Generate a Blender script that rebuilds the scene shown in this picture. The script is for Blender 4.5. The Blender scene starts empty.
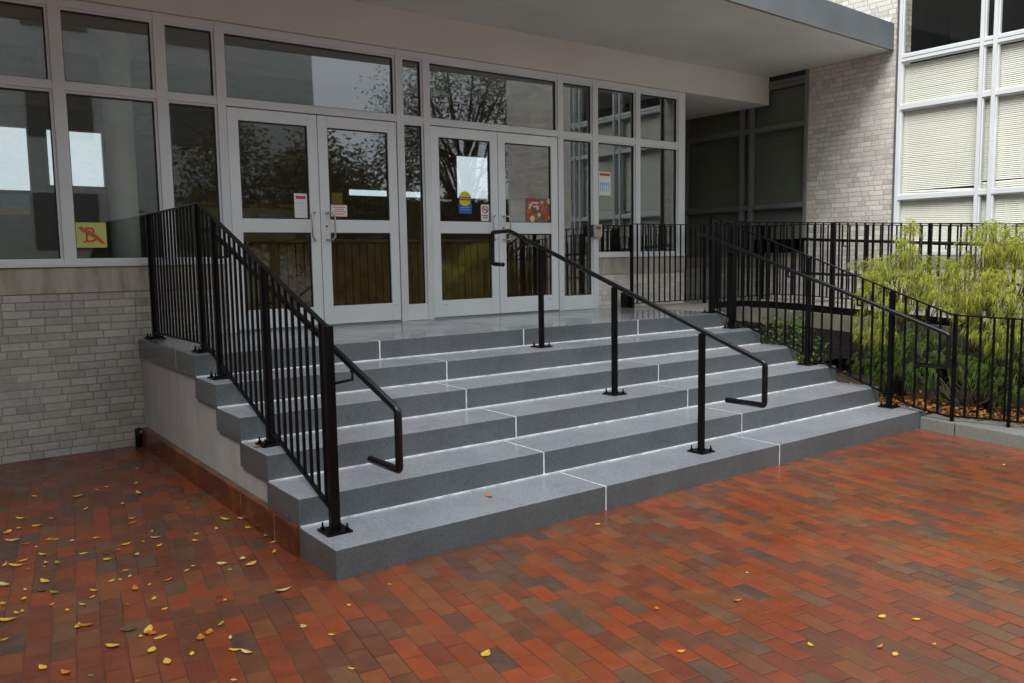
import bpy, bmesh, math, random
from mathutils import Vector, Matrix, noise as mnoise
R = math.radians
rnd = random.Random(7)
scene = bpy.context.scene
COL = scene.collection
D = 4.165      # facade plane (y)
XW = 9.204     # plane of the right wing (x)
ST = 0.48; SR = 0.165; SW = 6.10   # tread, riser, stair width
LZ = 6*SR      # landing height

# ------------------------------------------------------------------ materials
def nt(name):
    m = bpy.data.materials.new(name); m.use_nodes = True
    t = m.node_tree; b = t.nodes['Principled BSDF']
    return m, t, b
def N(t, typ, **kw):
    n = t.nodes.new(typ)
    for k, v in kw.items():
        if k.startswith('i_'):
            key = k[2:]; key = int(key) if key.isdigit() else key.replace('_', ' ')
            n.inputs[key].default_value = v
        else: setattr(n, k, v)
    return n
def L(t, a, b): t.links.new(a, b)
def M(t, op, a, b=None, c=None):
    n = t.nodes.new('ShaderNodeMath'); n.operation = op
    for i, v in enumerate((a, b, c)):
        if v is None: continue
        if isinstance(v, (int, float)): n.inputs[i].default_value = v
        else: t.links.new(v, n.inputs[i])
    return n.outputs[0]
def ramp(t, fac, stops, interp='LINEAR'):
    n = t.nodes.new('ShaderNodeValToRGB'); n.color_ramp.interpolation = interp
    el = n.color_ramp.elements
    while len(el) < len(stops): el.new(0.5)
    for e, (p, c) in zip(el, stops):
        e.position = p; e.color = (*c, 1) if len(c) == 3 else c
    if fac is not None: t.links.new(fac, n.inputs[0])
    return n.outputs[0]
def mixc(t, fac, a, b, mode='MIX'):
    n = t.nodes.new('ShaderNodeMix'); n.data_type = 'RGBA'; n.blend_type = mode
    for i, v in ((0, fac), (6, a), (7, b)):
        if isinstance(v, (int, float)): n.inputs[i].default_value = v
        elif isinstance(v, tuple): n.inputs[i].default_value = (*v, 1)
        else: t.links.new(v, n.inputs[i])
    return n.outputs[2]
def pos(t): return N(t, 'ShaderNodeNewGeometry').outputs['Position']
def noise(t, scale, detail=3, rough=.5, vec=None):
    n = N(t, 'ShaderNodeTexNoise'); n.inputs['Scale'].default_value = scale
    n.inputs['Detail'].default_value = detail; n.inputs['Roughness'].default_value = rough
    L(t, vec if vec is not None else pos(t), n.inputs['Vector']); return n.outputs['Fac']
def bump(t, b, h, strength=.3, dist=.01):
    n = N(t, 'ShaderNodeBump'); n.inputs['Strength'].default_value = strength
    n.inputs['Distance'].default_value = dist; L(t, h, n.inputs['Height']); L(t, n.outputs[0], b.inputs['Normal'])
def simple(name, c, rough=.5, metal=0, var=.12, ns=3.0, bs=.15, bn=60, spec=.5):
    m, t, b = nt(name)
    f = noise(t, ns, 4)
    lo = tuple(x*(1-var) for x in c); hi = tuple(min(1, x*(1+var)) for x in c)
    L(t, ramp(t, f, [(.3, lo), (.7, hi)]), b.inputs['Base Color'])
    b.inputs['Roughness'].default_value = rough; b.inputs['Metallic'].default_value = metal
    b.inputs['Specular IOR Level'].default_value = spec
    if bs: bump(t, b, noise(t, bn, 3), bs, .002)
    return m

def brick_cells(t, u, v, H, SL, HL, pat):
    """rows of height H, each a repeat of the lengths in pat; returns cell random, edge distance, row"""
    row = M(t, 'FLOOR', M(t, 'DIVIDE', v, H))
    vv = M(t, 'SUBTRACT', v, M(t, 'MULTIPLY', row, H))
    wn = N(t, 'ShaderNodeTexWhiteNoise', noise_dimensions='1D'); L(t, row, wn.inputs['W'])
    per = sum(pat)
    if len(pat) == 1:
        par = M(t, 'MODULO', M(t, 'ADD', row, 1000.0), 2.0)
        off = M(t, 'ADD', M(t, 'MULTIPLY', par, per*.5), M(t, 'MULTIPLY', wn.outputs['Value'], per*.22))
    else: off = M(t, 'MULTIPLY', wn.outputs['Value'], per)
    uu = M(t, 'ADD', M(t, 'ADD', u, off), 100*per)
    k = M(t, 'FLOOR', M(t, 'DIVIDE', uu, per)); q = M(t, 'SUBTRACT', uu, M(t, 'MULTIPLY', k, per))
    edge = M(t, 'MINIMUM', vv, M(t, 'SUBTRACT', H, vv))
    acc = 0; idx = None
    for ln in pat:
        e = M(t, 'ABSOLUTE', M(t, 'SUBTRACT', q, float(acc))); edge = M(t, 'MINIMUM', edge, e)
        g = M(t, 'GREATER_THAN', q, float(acc)); idx = g if idx is None else M(t, 'ADD', idx, g); acc += ln
    edge = M(t, 'MINIMUM', edge, M(t, 'ABSOLUTE', M(t, 'SUBTRACT', q, float(acc))))
    cx = N(t, 'ShaderNodeCombineXYZ'); L(t, M(t, 'ADD', M(t, 'MULTIPLY', k, 7.0), idx), cx.inputs[0]); L(t, row, cx.inputs[1])
    w2 = N(t, 'ShaderNodeTexWhiteNoise', noise_dimensions='3D'); L(t, cx.outputs[0], w2.inputs['Vector'])
    return w2, edge, row

def mat_wallbrick(name, tint=(1, 1, 1), grime=True, mk=1.0):
    m, t, b = nt(name)
    p = N(t, 'ShaderNodeSeparateXYZ'); L(t, pos(t), p.inputs[0])
    u = M(t, 'ADD', p.outputs[0], p.outputs[1])
    w, edge, row = brick_cells(t, u, p.outputs[2], .068, 0, 0, [.21, .21, .104])
    c = ramp(t, w.outputs['Value'], [(0, (.30, .29, .26)), (.25, (.42, .41, .37)), (.5, (.50, .47, .43)), (.7, (.55, .53, .49)), (.85, (.37, .36, .34)), (1, (.47, .44, .41))])
    c = mixc(t, .35, c, ramp(t, noise(t, 25, 5), [(.3, (.30, .29, .27)), (.7, (.56, .54, .50))]))
    if grime:
        g = ramp(t, noise(t, 1.1, 4), [(.42, (0, 0, 0)), (.62, (1, 1, 1))])
        c = mixc(t, M(t, 'MULTIPLY', g, .35), c, (.36, .34, .31))
    c = mixc(t, 1.0, c, tint, 'MULTIPLY')
    mor = ramp(t, edge, [(.0028, (1, 1, 1)), (.0050, (0, 0, 0))])
    wash = ramp(t, noise(t, .8, 3), [(.45, (.16*mk, .15*mk, .14*mk)), (.62, (.27*mk, .265*mk, .25*mk))])
    c2 = mixc(t, mor, c, wash)
    L(t, c2, b.inputs['Base Color']); b.inputs['Roughness'].default_value = .62
    h = ramp(t, edge, [(.002, (0, 0, 0)), (.007, (1, 1, 1))])
    bump(t, b, M(t, 'ADD', h, M(t, 'MULTIPLY', noise(t, 90, 3), .25)), .55, .004)
    return m

def mat_paving():
    m, t, b = nt('wet_brick_paving')
    p = N(t, 'ShaderNodeSeparateXYZ')
    wv = N(t, 'ShaderNodeTexNoise'); wv.inputs['Scale'].default_value = 2.2; L(t, pos(t), wv.inputs['Vector'])
    va = N(t, 'ShaderNodeVectorMath', operation='SUBTRACT'); L(t, wv.outputs['Color'], va.inputs[0]); va.inputs[1].default_value = (.5, .5, .5)
    vs = N(t, 'ShaderNodeVectorMath', operation='SCALE'); L(t, va.outputs[0], vs.inputs[0]); vs.inputs['Scale'].default_value = .022
    vb = N(t, 'ShaderNodeVectorMath', operation='ADD'); L(t, pos(t), vb.inputs[0]); L(t, vs.outputs[0], vb.inputs[1])
    L(t, vb.outputs[0], p.inputs[0])
    a = R(-98.9); ca, sa = math.cos(a), math.sin(a)
    u = M(t, 'ADD', M(t, 'MULTIPLY', p.outputs[0], ca), M(t, 'MULTIPLY', p.outputs[1], sa))
    v = M(t, 'ADD', M(t, 'MULTIPLY', p.outputs[0], -sa), M(t, 'MULTIPLY', p.outputs[1], ca))
    w, edge, row = brick_cells(t, u, v, .1015, 0, 0, [.203])
    c = ramp(t, w.outputs['Value'], [(0, (.29, .052, .014)), (.11, (.19, .038, .018)), (.23, (.29, .085, .024)), (.34, (.13, .045, .024)),
                                     (.44, (.21, .080, .028)), (.52, (.36, .060, .013)), (.70, (.115, .056, .032)), (.80, (.082, .084, .060)), (.84, (.048, .055, .052)), (.90, (.16, .105, .055)), (.95, (.24, .045, .016))], 'CONSTANT')
    c = mixc(t, .38, c, ramp(t, noise(t, 9, 6, .65), [(.3, (.085, .032, .02)), (.52, (.22, .058, .021)), (.75, (.36, .12, .05))]))
    c = mixc(t, M(t, 'MULTIPLY', ramp(t, noise(t, 70, 4), [(.45, (0, 0, 0)), (.7, (1, 1, 1))]), .3), c, (.12, .06, .04))
    # efflorescence and damp patches with shapes of their own
    e = ramp(t, noise(t, 1.7, 5, .65), [(.60, (0, 0, 0)), (.74, (1, 1, 1))])
    c = mixc(t, M(t, 'MULTIPLY', e, .25), c, (.36, .17, .12))
    d = ramp(t, noise(t, .45, 3), [(.40, (1, 1, 1)), (.58, (0, 0, 0))])
    c = mixc(t, M(t, 'MULTIPLY', d, .45), c, (.085, .035, .025))
    fl = ramp(t, noise(t, .9, 5, .65), [(.42, (0, 0, 0)), (.66, (1, 1, 1))])
    c = mixc(t, M(t, 'MULTIPLY', fl, .30), c, (.12, .062, .026))
    mor = ramp(t, edge, [(.0006, (1, 1, 1)), (.0032, (0, 0, 0))])
    jc = ramp(t, noise(t, 2.5, 3), [(.35, (.03, .02, .015)), (.55, (.09, .050, .032)), (.72, (.20, .14, .10))])
    L(t, mixc(t, mor, c, jc), b.inputs['Base Color'])
    rr = ramp(t, noise(t, 1.3, 5, .6), [(.36, (.10, .10, .10)), (.5, (.22, .22, .22)), (.68, (.40, .40, .40))])
    rm = M(t, 'ADD', rr, M(t, 'MULTIPLY', w.outputs['Color'], .14))
    L(t, rm, b.inputs['Roughness']); b.inputs['Specular IOR Level'].default_value = .4
    h = ramp(t, edge, [(.001, (0, 0, 0)), (.009, (1, 1, 1))])
    hh = M(t, 'ADD', M(t, 'MULTIPLY', h, .7), M(t, 'ADD', M(t, 'MULTIPLY', noise(t, 45, 4), .35), M(t, 'MULTIPLY', w.outputs['Value'], .45)))
    bump(t, b, hh, .5, .004)
    return m

def mat_granite(name, wet=.5, tint=1.0, blue=1.0, side=None):
    m, t, b = nt(name)
    sp = N(t, 'ShaderNodeTexVoronoi'); sp.inputs['Scale'].default_value = 170; L(t, pos(t), sp.inputs['Vector'])
    n2 = noise(t, 320, 2)
    c = ramp(t, sp.outputs['Color'], [(.1, (.115*tint, .122*tint, .130*tint*blue)), (.45, (.185*tint, .195*tint, .205*tint*blue)), (.8, (.25*tint, .26*tint, .27*tint*blue))])
    c = mixc(t, .4, c, ramp(t, n2, [(.35, (.08*tint, .085*tint, .09*tint)), (.65, (.30*tint, .31*tint, .32*tint))]))
    st = ramp(t, noise(t, 2.3, 5, .6), [(.38, (.90, .90, .90)), (.62, (1.04, 1.04, 1.04))])
    c = mixc(t, 1.0, c, st, 'MULTIPLY')
    dr = ramp(t, noise(t, 7, 6, .7), [(.56, (0, 0, 0)), (.70, (1, 1, 1))])
    c = mixc(t, M(t, 'MULTIPLY', dr, .22), c, (.10, .10, .095))
    if side:   # painted light: upward faces stay pale, the others take a shade tint
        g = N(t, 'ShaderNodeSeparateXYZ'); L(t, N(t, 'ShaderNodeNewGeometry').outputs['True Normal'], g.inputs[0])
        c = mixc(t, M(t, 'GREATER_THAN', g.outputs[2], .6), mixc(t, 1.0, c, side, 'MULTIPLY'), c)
    L(t, c, b.inputs['Base Color'])
    r = ramp(t, noise(t, 1.6, 4), [(.35, (wet-.04,)*3), (.65, (wet+.10,)*3)])
    L(t, r, b.inputs['Roughness']); b.inputs['Specular IOR Level'].default_value = .5
    bump(t, b, noise(t, 180, 3), .05, .002)
    return m

def mat_glass(name, tint=(.80, .84, .82), ior=1.52, rough=0.0):
    m = bpy.data.materials.new(name); m.use_nodes = True; t = m.node_tree; t.nodes.clear()
    o = N(t, 'ShaderNodeOutputMaterial'); mx = N(t, 'ShaderNodeMixShader')
    tr = N(t, 'ShaderNodeBsdfTransparent'); tr.inputs[0].default_value = (*tint, 1)
    gl = N(t, 'ShaderNodeBsdfGlossy'); gl.inputs['Roughness'].default_value = rough; gl.inputs[0].default_value = (.95, 1, 1, 1)
    fr = N(t, 'ShaderNodeFresnel'); fr.inputs['IOR'].default_value = ior
    bp = N(t, 'ShaderNodeBump'); bp.inputs['Strength'].default_value = .012; bp.inputs['Distance'].default_value = .02
    L(t, noise(t, 1.3, 1), bp.inputs['Height']); L(t, bp.outputs[0], gl.inputs['Normal'])
    bf = N(t, 'ShaderNodeNewGeometry').outputs['Backfacing']
    L(t, M(t, 'MULTIPLY', fr.outputs[0], M(t, 'SUBTRACT', 1.0, bf)), mx.inputs[0]); L(t, tr.outputs[0], mx.inputs[1]); L(t, gl.outputs[0], mx.inputs[2]); L(t, mx.outputs[0], o.inputs[0])
    return m

def mat_foliage(name, stops, trans=.25):
    m, t, b = nt(name)
    g = N(t, 'ShaderNodeNewGeometry')
    f = M(t, 'ADD', M(t, 'MULTIPLY', g.outputs['Random Per Island'], .55), M(t, 'MULTIPLY', noise(t, 3.5, 3), .45))
    c = ramp(t, f, stops)
    L(t, c, b.inputs['Base Color']); b.inputs['Roughness'].default_value = .55
    b.inputs['Specular IOR Level'].default_value = .3
    tl = N(t, 'ShaderNodeBsdfTranslucent'); L(t, c, tl.inputs[0])
    mx = N(t, 'ShaderNodeMixShader'); mx.inputs[0].default_value = trans
    L(t, b.outputs[0], mx.inputs[1]); L(t, tl.outputs[0], mx.inputs[2])
    L(t, mx.outputs[0], t.nodes['Material Output'].inputs[0])
    return m

def mat_stucco():
    m, t, b = nt('stucco_cheek')
    mp = N(t, 'ShaderNodeMapping'); mp.inputs['Scale'].default_value = (6, 6, .9); L(t, pos(t), mp.inputs[0])
    c = ramp(t, noise(t, 2.5, 5, .6), [(.3, (.45, .45, .43)), (.7, (.57, .57, .55))])
    c = mixc(t, M(t, 'MULTIPLY', ramp(t, noise(t, 1.6, 5, .65, mp.outputs[0]), [(.50, (0, 0, 0)), (.68, (1, 1, 1))]), .35), c, (.30, .29, .26))
    L(t, c, b.inputs['Base Color']); b.inputs['Roughness'].default_value = .85
    bump(t, b, noise(t, 120, 4), .3, .003); return m

def mat_limestone():
    m, t, b = nt('limestone_band')
    mp = N(t, 'ShaderNodeMapping'); mp.inputs['Scale'].default_value = (5, 5, 1.2); L(t, pos(t), mp.inputs[0])
    c = ramp(t, noise(t, 1.5, 5, .6, mp.outputs[0]), [(.3, (.27, .235, .175)), (.5, (.40, .365, .29)), (.7, (.50, .47, .40))])
    L(t, c, b.inputs['Base Color']); b.inputs['Roughness'].default_value = .8
    bump(t, b, noise(t, 70, 4), .25, .003); return m

def mat_plinth():
    m, t, b = nt('wet_terracotta')
    c = ramp(t, noise(t, 4, 5, .6), [(.3, (.06, .018, .010)), (.55, (.16, .045, .014)), (.75, (.25, .085, .026))])
    L(t, c, b.inputs['Base Color']); b.inputs['Roughness'].default_value = .25
    bump(t, b, noise(t, 40, 3), .2, .003); return m

def mat_concrete():
    m, t, b = nt('two_tone_concrete')
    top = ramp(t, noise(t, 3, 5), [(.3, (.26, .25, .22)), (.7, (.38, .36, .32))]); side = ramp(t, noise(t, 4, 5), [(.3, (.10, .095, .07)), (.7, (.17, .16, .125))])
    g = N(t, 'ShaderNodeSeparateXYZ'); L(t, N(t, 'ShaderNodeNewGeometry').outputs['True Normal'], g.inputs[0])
    L(t, mixc(t, M(t, 'GREATER_THAN', g.outputs[2], .5), side, top), b.inputs['Base Color']); b.inputs['Roughness'].default_value = .6  # upward faces paler, all other faces darker
    bump(t, b, noise(t, 40, 4), .3, .003); return m

MT = dict(
    brick=mat_wallbrick('glazed_grey_brick', (.98, .98, .95), True, 1.2), wingbrick=mat_wallbrick('wing_grey_brick', (1.5, 1.49, 1.46), False, 2.1),
    farbrick=mat_wallbrick('far_grey_brick', (1.45, 1.62, 1.66)),
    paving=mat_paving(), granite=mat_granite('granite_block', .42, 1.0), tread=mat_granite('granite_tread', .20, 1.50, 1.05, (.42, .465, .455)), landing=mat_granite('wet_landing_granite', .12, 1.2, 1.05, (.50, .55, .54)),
    glass=mat_glass('window_glass', (.86, .89, .88), 2.15, .015), wingglass=mat_glass('wing_glass', (.98, .985, .975), 1.5),
    stucco=mat_stucco(), stone=mat_limestone(), plinth=mat_plinth(),
    winginside=simple('dark_interior', (.03, .03, .03), .9), dimalu=simple('dark_aluminium', (.20, .21, .205), .5, 0, .1, 3, .05), lobbyglass=mat_glass('lobby_rear_glass', (.78, .80, .80), 1.5),  # includes a darker aluminium grey for recess windows and drip edge
    alu=simple('painted_aluminium', (.68, .71, .72), .42, 0, .05, 2, .05),
    door=simple('door_white_aluminium', (.74, .78, .79), .38, 0, .04, 2, .04),
    steel=simple('brushed_steel', (.55, .55, .55), .28, 1, .05),
    black=simple('black_gloss_paint', (.004, .004, .0045), .34, 0, .3, 9, .06, 50, .18), blacktube=simple('black_tube_paint', (.005, .005, .006), .24, 0, .3, 9, .04, 50, .5),
    gasket=simple('black_gasket', (.02, .02, .02), .6),
    mortar=simple('pale_caulk', (.74, .76, .76), .7, 0, .30, 14),
    soffit=simple('painted_soffit', (.63, .64, .61), .9, 0, .09, .9, .1, 30),
    beam=simple('painted_beam', (.70, .70, .65), .9, 0, .08, .8, .1, 30),
    fascia=simple('blue_grey_fascia', (.155, .175, .19), .5, 0, .10, 2.2, .05),
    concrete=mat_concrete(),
    dark=simple('dark_metal_panel', (.10, .10, .095), .6), soil=simple('bark_soil', (.05, .035, .025), .95, 0, .4, 10, .8, 30),
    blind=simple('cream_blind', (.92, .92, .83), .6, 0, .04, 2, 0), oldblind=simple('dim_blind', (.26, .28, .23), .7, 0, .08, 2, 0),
    plaster=simple('interior_plaster', (.36, .345, .30), .9), intfloor=simple('interior_terrazzo', (.22, .20, .17), .35, 0, .2, 8),
    wood=simple('varnished_wood', (.50, .29, .09), .4, 0, .3, 5), column=simple('cream_column_paint', (.80, .79, .66), .7), box_bronze=simple('bronze_box', (.42, .38, .30), .5),
    paper=simple('white_paper', (.80, .80, .78), .7, 0, .02), red=simple('red_ink', (.60, .04, .04), .6), yel=simple('yellow_ink', (.75, .62, .03), .6),
    blue=simple('blue_ink', (.04, .13, .50), .6), lblue=simple('pale_blue_ink', (.35, .58, .80), .6), ygreen=simple('lime_card', (.55, .60, .17), .7, 0, .08),
    ink=simple('grey_ink', (.12, .12, .12), .7), ored=simple('orange_red_ink', (.55, .13, .04), .6), brown=simple('brown_ink', (.20, .13, .09), .7),
    cream=simple('cream_ink', (.72, .62, .35), .6), kerb=mat_granite('kerb_granite', .6, 1.05, .80),
    leafy=simple('yellow_leaf', (.68, .42, .06), .45, 0, .25, 60), leafo=simple('orange_leaf', (.52, .17, .025), .45, 0, .3, 60),
    leafp=simple('pale_leaf', (.60, .47, .20), .5, 0, .2, 60), leafg=simple('green_leaf', (.26, .28, .05), .5, 0, .3, 60), leafb=simple('brown_leaf', (.14, .06, .03), .5, 0, .3, 60),
    bark=simple('grey_bark', (.06, .045, .032), .9, 0, .3, 14, .6, 40),
    gold=mat_foliage('golden_thread_foliage', [(.15, (.09, .12, .02)), (.34, (.22, .28, .035)), (.52, (.38, .44, .055)), (.68, (.54, .56, .09)), (.80, (.46, .32, .08)), (.90, (.24, .13, .05))]),
    green=mat_foliage('green_thread_foliage', [(.2, (.03, .07, .014)), (.5, (.09, .17, .025)), (.8, (.22, .29, .04))]),
    lgreen=mat_foliage('light_green_leaves', [(.2, (.04, .09, .015)), (.6, (.12, .23, .035)), (.9, (.22, .32, .06))]),
    autumn=mat_foliage('autumn_tree_leaves', [(.2, (.035, .05, .015)), (.5, (.10, .10, .025)), (.8, (.22, .13, .03))]),
)

# ------------------------------------------------------------------ mesh helpers
ORG = {}
class MB:
    def __init__(s): s.v = []; s.f = []; s.smooth = False
    def box(s, x0, x1, y0, y1, z0, z1):
        i = len(s.v)
        s.v += [(x, y, z) for z in (z0, z1) for y in (y0, y1) for x in (x0, x1)]
        s.f += [tuple(i+k for k in q) for q in ((0, 2, 3, 1), (4, 5, 7, 6), (0, 1, 5, 4), (2, 6, 7, 3), (0, 4, 6, 2), (1, 3, 7, 5))]
        return s
    def poly(s, pts): i = len(s.v); s.v += [tuple(p) for p in pts]; s.f.append(tuple(range(i, i+len(pts)))); return s
    def prism(s, pts, vec):
        """closed prism of polygon pts swept by vec"""
        n = len(pts); i = len(s.v); vec = Vector(vec)
        s.v += [tuple(p) for p in pts] + [tuple(Vector(p)+vec) for p in pts]
        s.f.append(tuple(i+k for k in reversed(range(n)))); s.f.append(tuple(i+n+k for k in range(n)))
        for k in range(n): s.f.append((i+k, i+(k+1) % n, i+n+(k+1) % n, i+n+k))
        return s
    def tube(s, pts, r, n=10, prof=None, up=(0, 0, 1), taper=None):
        """mitred tube, or swept rectangle prof=(w,h)"""
        pts = [Vector(p) for p in pts]; base = len(s.v); rings = []
        dirs = [(pts[k+1]-pts[k]).normalized() for k in range(len(pts)-1)]
        d0 = dirs[0]; upv = Vector(up)
        if abs(d0.dot(upv)) > .95: upv = Vector((0, 1, 0)) if abs(d0.y) < .9 else Vector((1, 0, 0))
        a = d0.cross(upv).normalized(); b = a.cross(d0).normalized()
        for k, p in enumerate(pts):
            if 0 < k < len(pts)-1: pl = (dirs[k-1]+dirs[k]).normalized()
            elif k == 0: pl = dirs[0]
            else: pl = dirs[-1]
            d = dirs[min(k, len(dirs)-1)] if k == 0 else dirs[k-1]
            if k > 0:
                # carry frame
                if k > 1:
                    q = dirs[k-2].rotation_difference(dirs[k-1]); a = q @ a; b = q @ b
            rr = r if taper is None else r*taper[k]
            ring = []
            if prof: offs = [(-prof[0]/2, -prof[1]/2), (prof[0]/2, -prof[1]/2), (prof[0]/2, prof[1]/2), (-prof[0]/2, prof[1]/2)]
            else: offs = [(rr*math.cos(2*math.pi*j/n), rr*math.sin(2*math.pi*j/n)) for j in range(n)]
            for ox, oy in offs:
                q0 = p+a*ox+b*oy
                dd = d.dot(pl)
                tt = (p-q0).dot(pl)/dd if abs(dd) > 1e-4 else 0
                ring.append(q0+d*tt)
            rings.append(ring)
        m = len(rings[0])
        for rg in rings: s.v += [tuple(x) for x in rg]
        for k in range(len(rings)-1):
            for j in range(m):
                s.f.append((base+k*m+j, base+k*m+(j+1) % m, base+(k+1)*m+(j+1) % m, base+(k+1)*m+j))
        s.f.append(tuple(base+j for j in reversed(range(m)))); s.f.append(tuple(base+(len(rings)-1)*m+j for j in range(m)))
        return s
    def cyl(s, c, r, z0, z1, n=16, axis='z'):
        i = len(s.v)
        for z in (z0, z1):
            for j in range(n):
                a = 2*math.pi*j/n; p = (r*math.cos(a), r*math.sin(a))
                s.v.append((c[0]+p[0], c[1]+p[1], z) if axis == 'z' else (c[0]+p[0], z, c[1]+p[1]))
        s.f.append(tuple(i+j for j in range(n))[::-1 if axis == 'z' else 1]); s.f.append(tuple(i+n+j for j in range(n)))
        for j in range(n): s.f.append((i+j, i+(j+1) % n, i+n+(j+1) % n, i+n+j))
        return s
    def build(s, name, mat, parent=None, bevel=0, smooth=False, fixn=True):
        me = bpy.data.meshes.new(name)
        o0 = ORG.get(parent.name, Vector((0, 0, 0))) if parent else Vector((0, 0, 0))
        me.from_pydata([(x-o0.x, y-o0.y, z-o0.z) for x, y, z in s.v], [], s.f)
        if fixn or bevel:
            bm = bmesh.new(); bm.from_mesh(me)
            if fixn: bmesh.ops.recalc_face_normals(bm, faces=bm.faces)
            if bevel:
                es = [e for e in bm.edges if len(e.link_faces) == 2 and e.calc_face_angle(0) > .5]
                bmesh.ops.bevel(bm, geom=es, offset=bevel, segments=2, affect='EDGES', profile=.6)
            bm.to_mesh(me); bm.free()
        me.materials.append(MT[mat] if isinstance(mat, str) else mat)
        if smooth:
            for p in me.polygons: p.use_smooth = len(p.vertices) == 4 or smooth == 2
        o = bpy.data.objects.new(name, me); COL.objects.link(o)
        if parent: o.parent = parent
        ORG[o.name] = o0.copy()
        return o
def thing(name, label, cat, loc, group=None):
    o = bpy.data.objects.new(name, None); COL.objects.link(o); o.location = loc; o.empty_display_size = .1
    o['label'] = label; o['category'] = cat
    if group: o['group'] = group
    ORG[o.name] = Vector(loc); return o
def tag(o, label, cat, group=None):
    o['label'] = label; o['category'] = cat
    if group: o['group'] = group
    return o
def struct(o): o['kind'] = 'structure'; return o
def rebase(o, loc):
    loc = Vector(loc); o.data.transform(Matrix.Translation(-loc)); o.location = loc; return o

# ------------------------------------------------------------------ camera
cam = bpy.data.cameras.new('camera'); co = bpy.data.objects.new('camera', cam); COL.objects.link(co); scene.camera = co
yaw, pit, rol = -0.6367, -0.1015, -0.0157
fw = Vector((-math.sin(yaw)*math.cos(pit), math.cos(yaw)*math.cos(pit), math.sin(pit)))
rt = Vector((math.cos(yaw), math.sin(yaw), 0)); up = rt.cross(fw)
rt2 = rt*math.cos(rol)+up*math.sin(rol); up2 = -rt*math.sin(rol)+up*math.cos(rol)
mw = Matrix((rt2, up2, -fw)).transposed().to_4x4(); mw.translation = Vector((-1.758, -3.964, 1.6855)); co.matrix_world = mw
cam.sensor_width = 36; cam.lens = 831.38/1024*36; cam.clip_end = 500; cam.clip_start = .05
scene.render.resolution_x = 1024; scene.render.resolution_y = 683

# ------------------------------------------------------------------ setting
g = MB().poly([(-120, -120, 0), (120, -120, 0), (120, 120, 0), (-120, 120, 0)])
struct(g.build('ground', 'paving', fixn=False))
# planting bed (slightly mounded soil between stairs, kerb and ramp)
bed = MB(); nx, ny = 16, 40
def bedz(x, y): return .10+.03*mnoise.noise(Vector((x*2, y*2, 0)))+.04*max(0, min(1, (x-6.2)))
for j in range(ny+1):
    for i in range(nx+1):
        x = 6.11+(9.15-6.11)*i/nx; y = -8+(10.8)*j/ny
        bed.v.append((x, y, bedz(x, y)))
for j in range(ny):
    for i in range(nx):
        a = j*(nx+1)+i; bed.f.append((a, a+1, a+nx+2, a+nx+1))
struct(bed.build('planting_bed', 'soil', smooth=2, fixn=False))
# kerb: three granite lengths
kb = MB()
kp = [(5.985, .06), (5.90, -.36), (5.80, -1.0), (5.55, -2.6), (5.2, -5.2), (4.9, -8)]
for k in range(len(kp)-1):
    (xa, ya), (xb, yb) = kp[k], kp[k+1]
    g_ = .006 if k else 0
    if k == 0: yb_, ya_ = yb, ya
    dx, dy = xb-xa, yb-ya; ln = math.hypot(dx, dy); ux, uy = dx/ln, dy/ln
    if k in (0, ): continue
    a = (xa+ux*.006, ya+uy*.006); b = (xb, yb)
    kb.prism([(a[0], a[1], -.05), (a[0]+.55 if k > 1 else a[0]+.30, a[1], -.05), (b[0]+.55, b[1], -.05), (b[0], b[1], -.05)], (0, 0, .17))
kb.prism([(5.985, -.002, -.05), (6.25, -.002, -.05), (6.2, -.355, -.05), (5.90, -.355, -.05)], (0, 0, .165))
struct(kb.build('kerb', 'kerb', bevel=.012))

# ------------------------------------------------------------------ stairs
stair = thing('staircase', 'wide grey granite staircase of six steps rising to the glass entrance doors', 'staircase', (SW/2, 0, 0))
joints = [[1.93, 3.81], [1.79, 3.95], [1.91, 3.81], [1.785, 3.945], [1.91, 3.82], [1.54, 3.09, 4.64]]
for k in range(6):
    y0 = k*ST; y1 = y0+ST+.03 if k < 5 else D+.02
    z0, z1 = k*SR, (k+1)*SR
    if k == 0: z0 = -.05
    js = [0.0]+joints[k]+[SW]
    b = MB()
    for a, c in zip(js[:-1], js[1:]):
        xa = a+(.006 if a > 0 else 0); xc = c-(.006 if c < SW else 0)
        if k < 5: b.box(xa, xc, y0, y1, z0+.0005, z1)
        else:
            b.box(xa, xc, y0, 2.93, z0+.0005, z1); b.box(xa, xc, 2.942, y1, z0+.0005, z1)
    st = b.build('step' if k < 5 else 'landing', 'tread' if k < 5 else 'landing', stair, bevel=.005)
    j = MB()
    for x in joints[k]:
        j.box(x-.0065, x+.0065, y0+.003, y1-.01, z0+.004, z1-.0025)
    if k > 0:
        j.box(.004, SW-.002, y0-.014, y0+.004, z0-.001, z0+.008)
    if k == 5: j.box(.003, SW-.003, 2.929, 2.943, z0+.004, z1-.002)
    j.build('mortar_joint', 'mortar', st)
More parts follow.
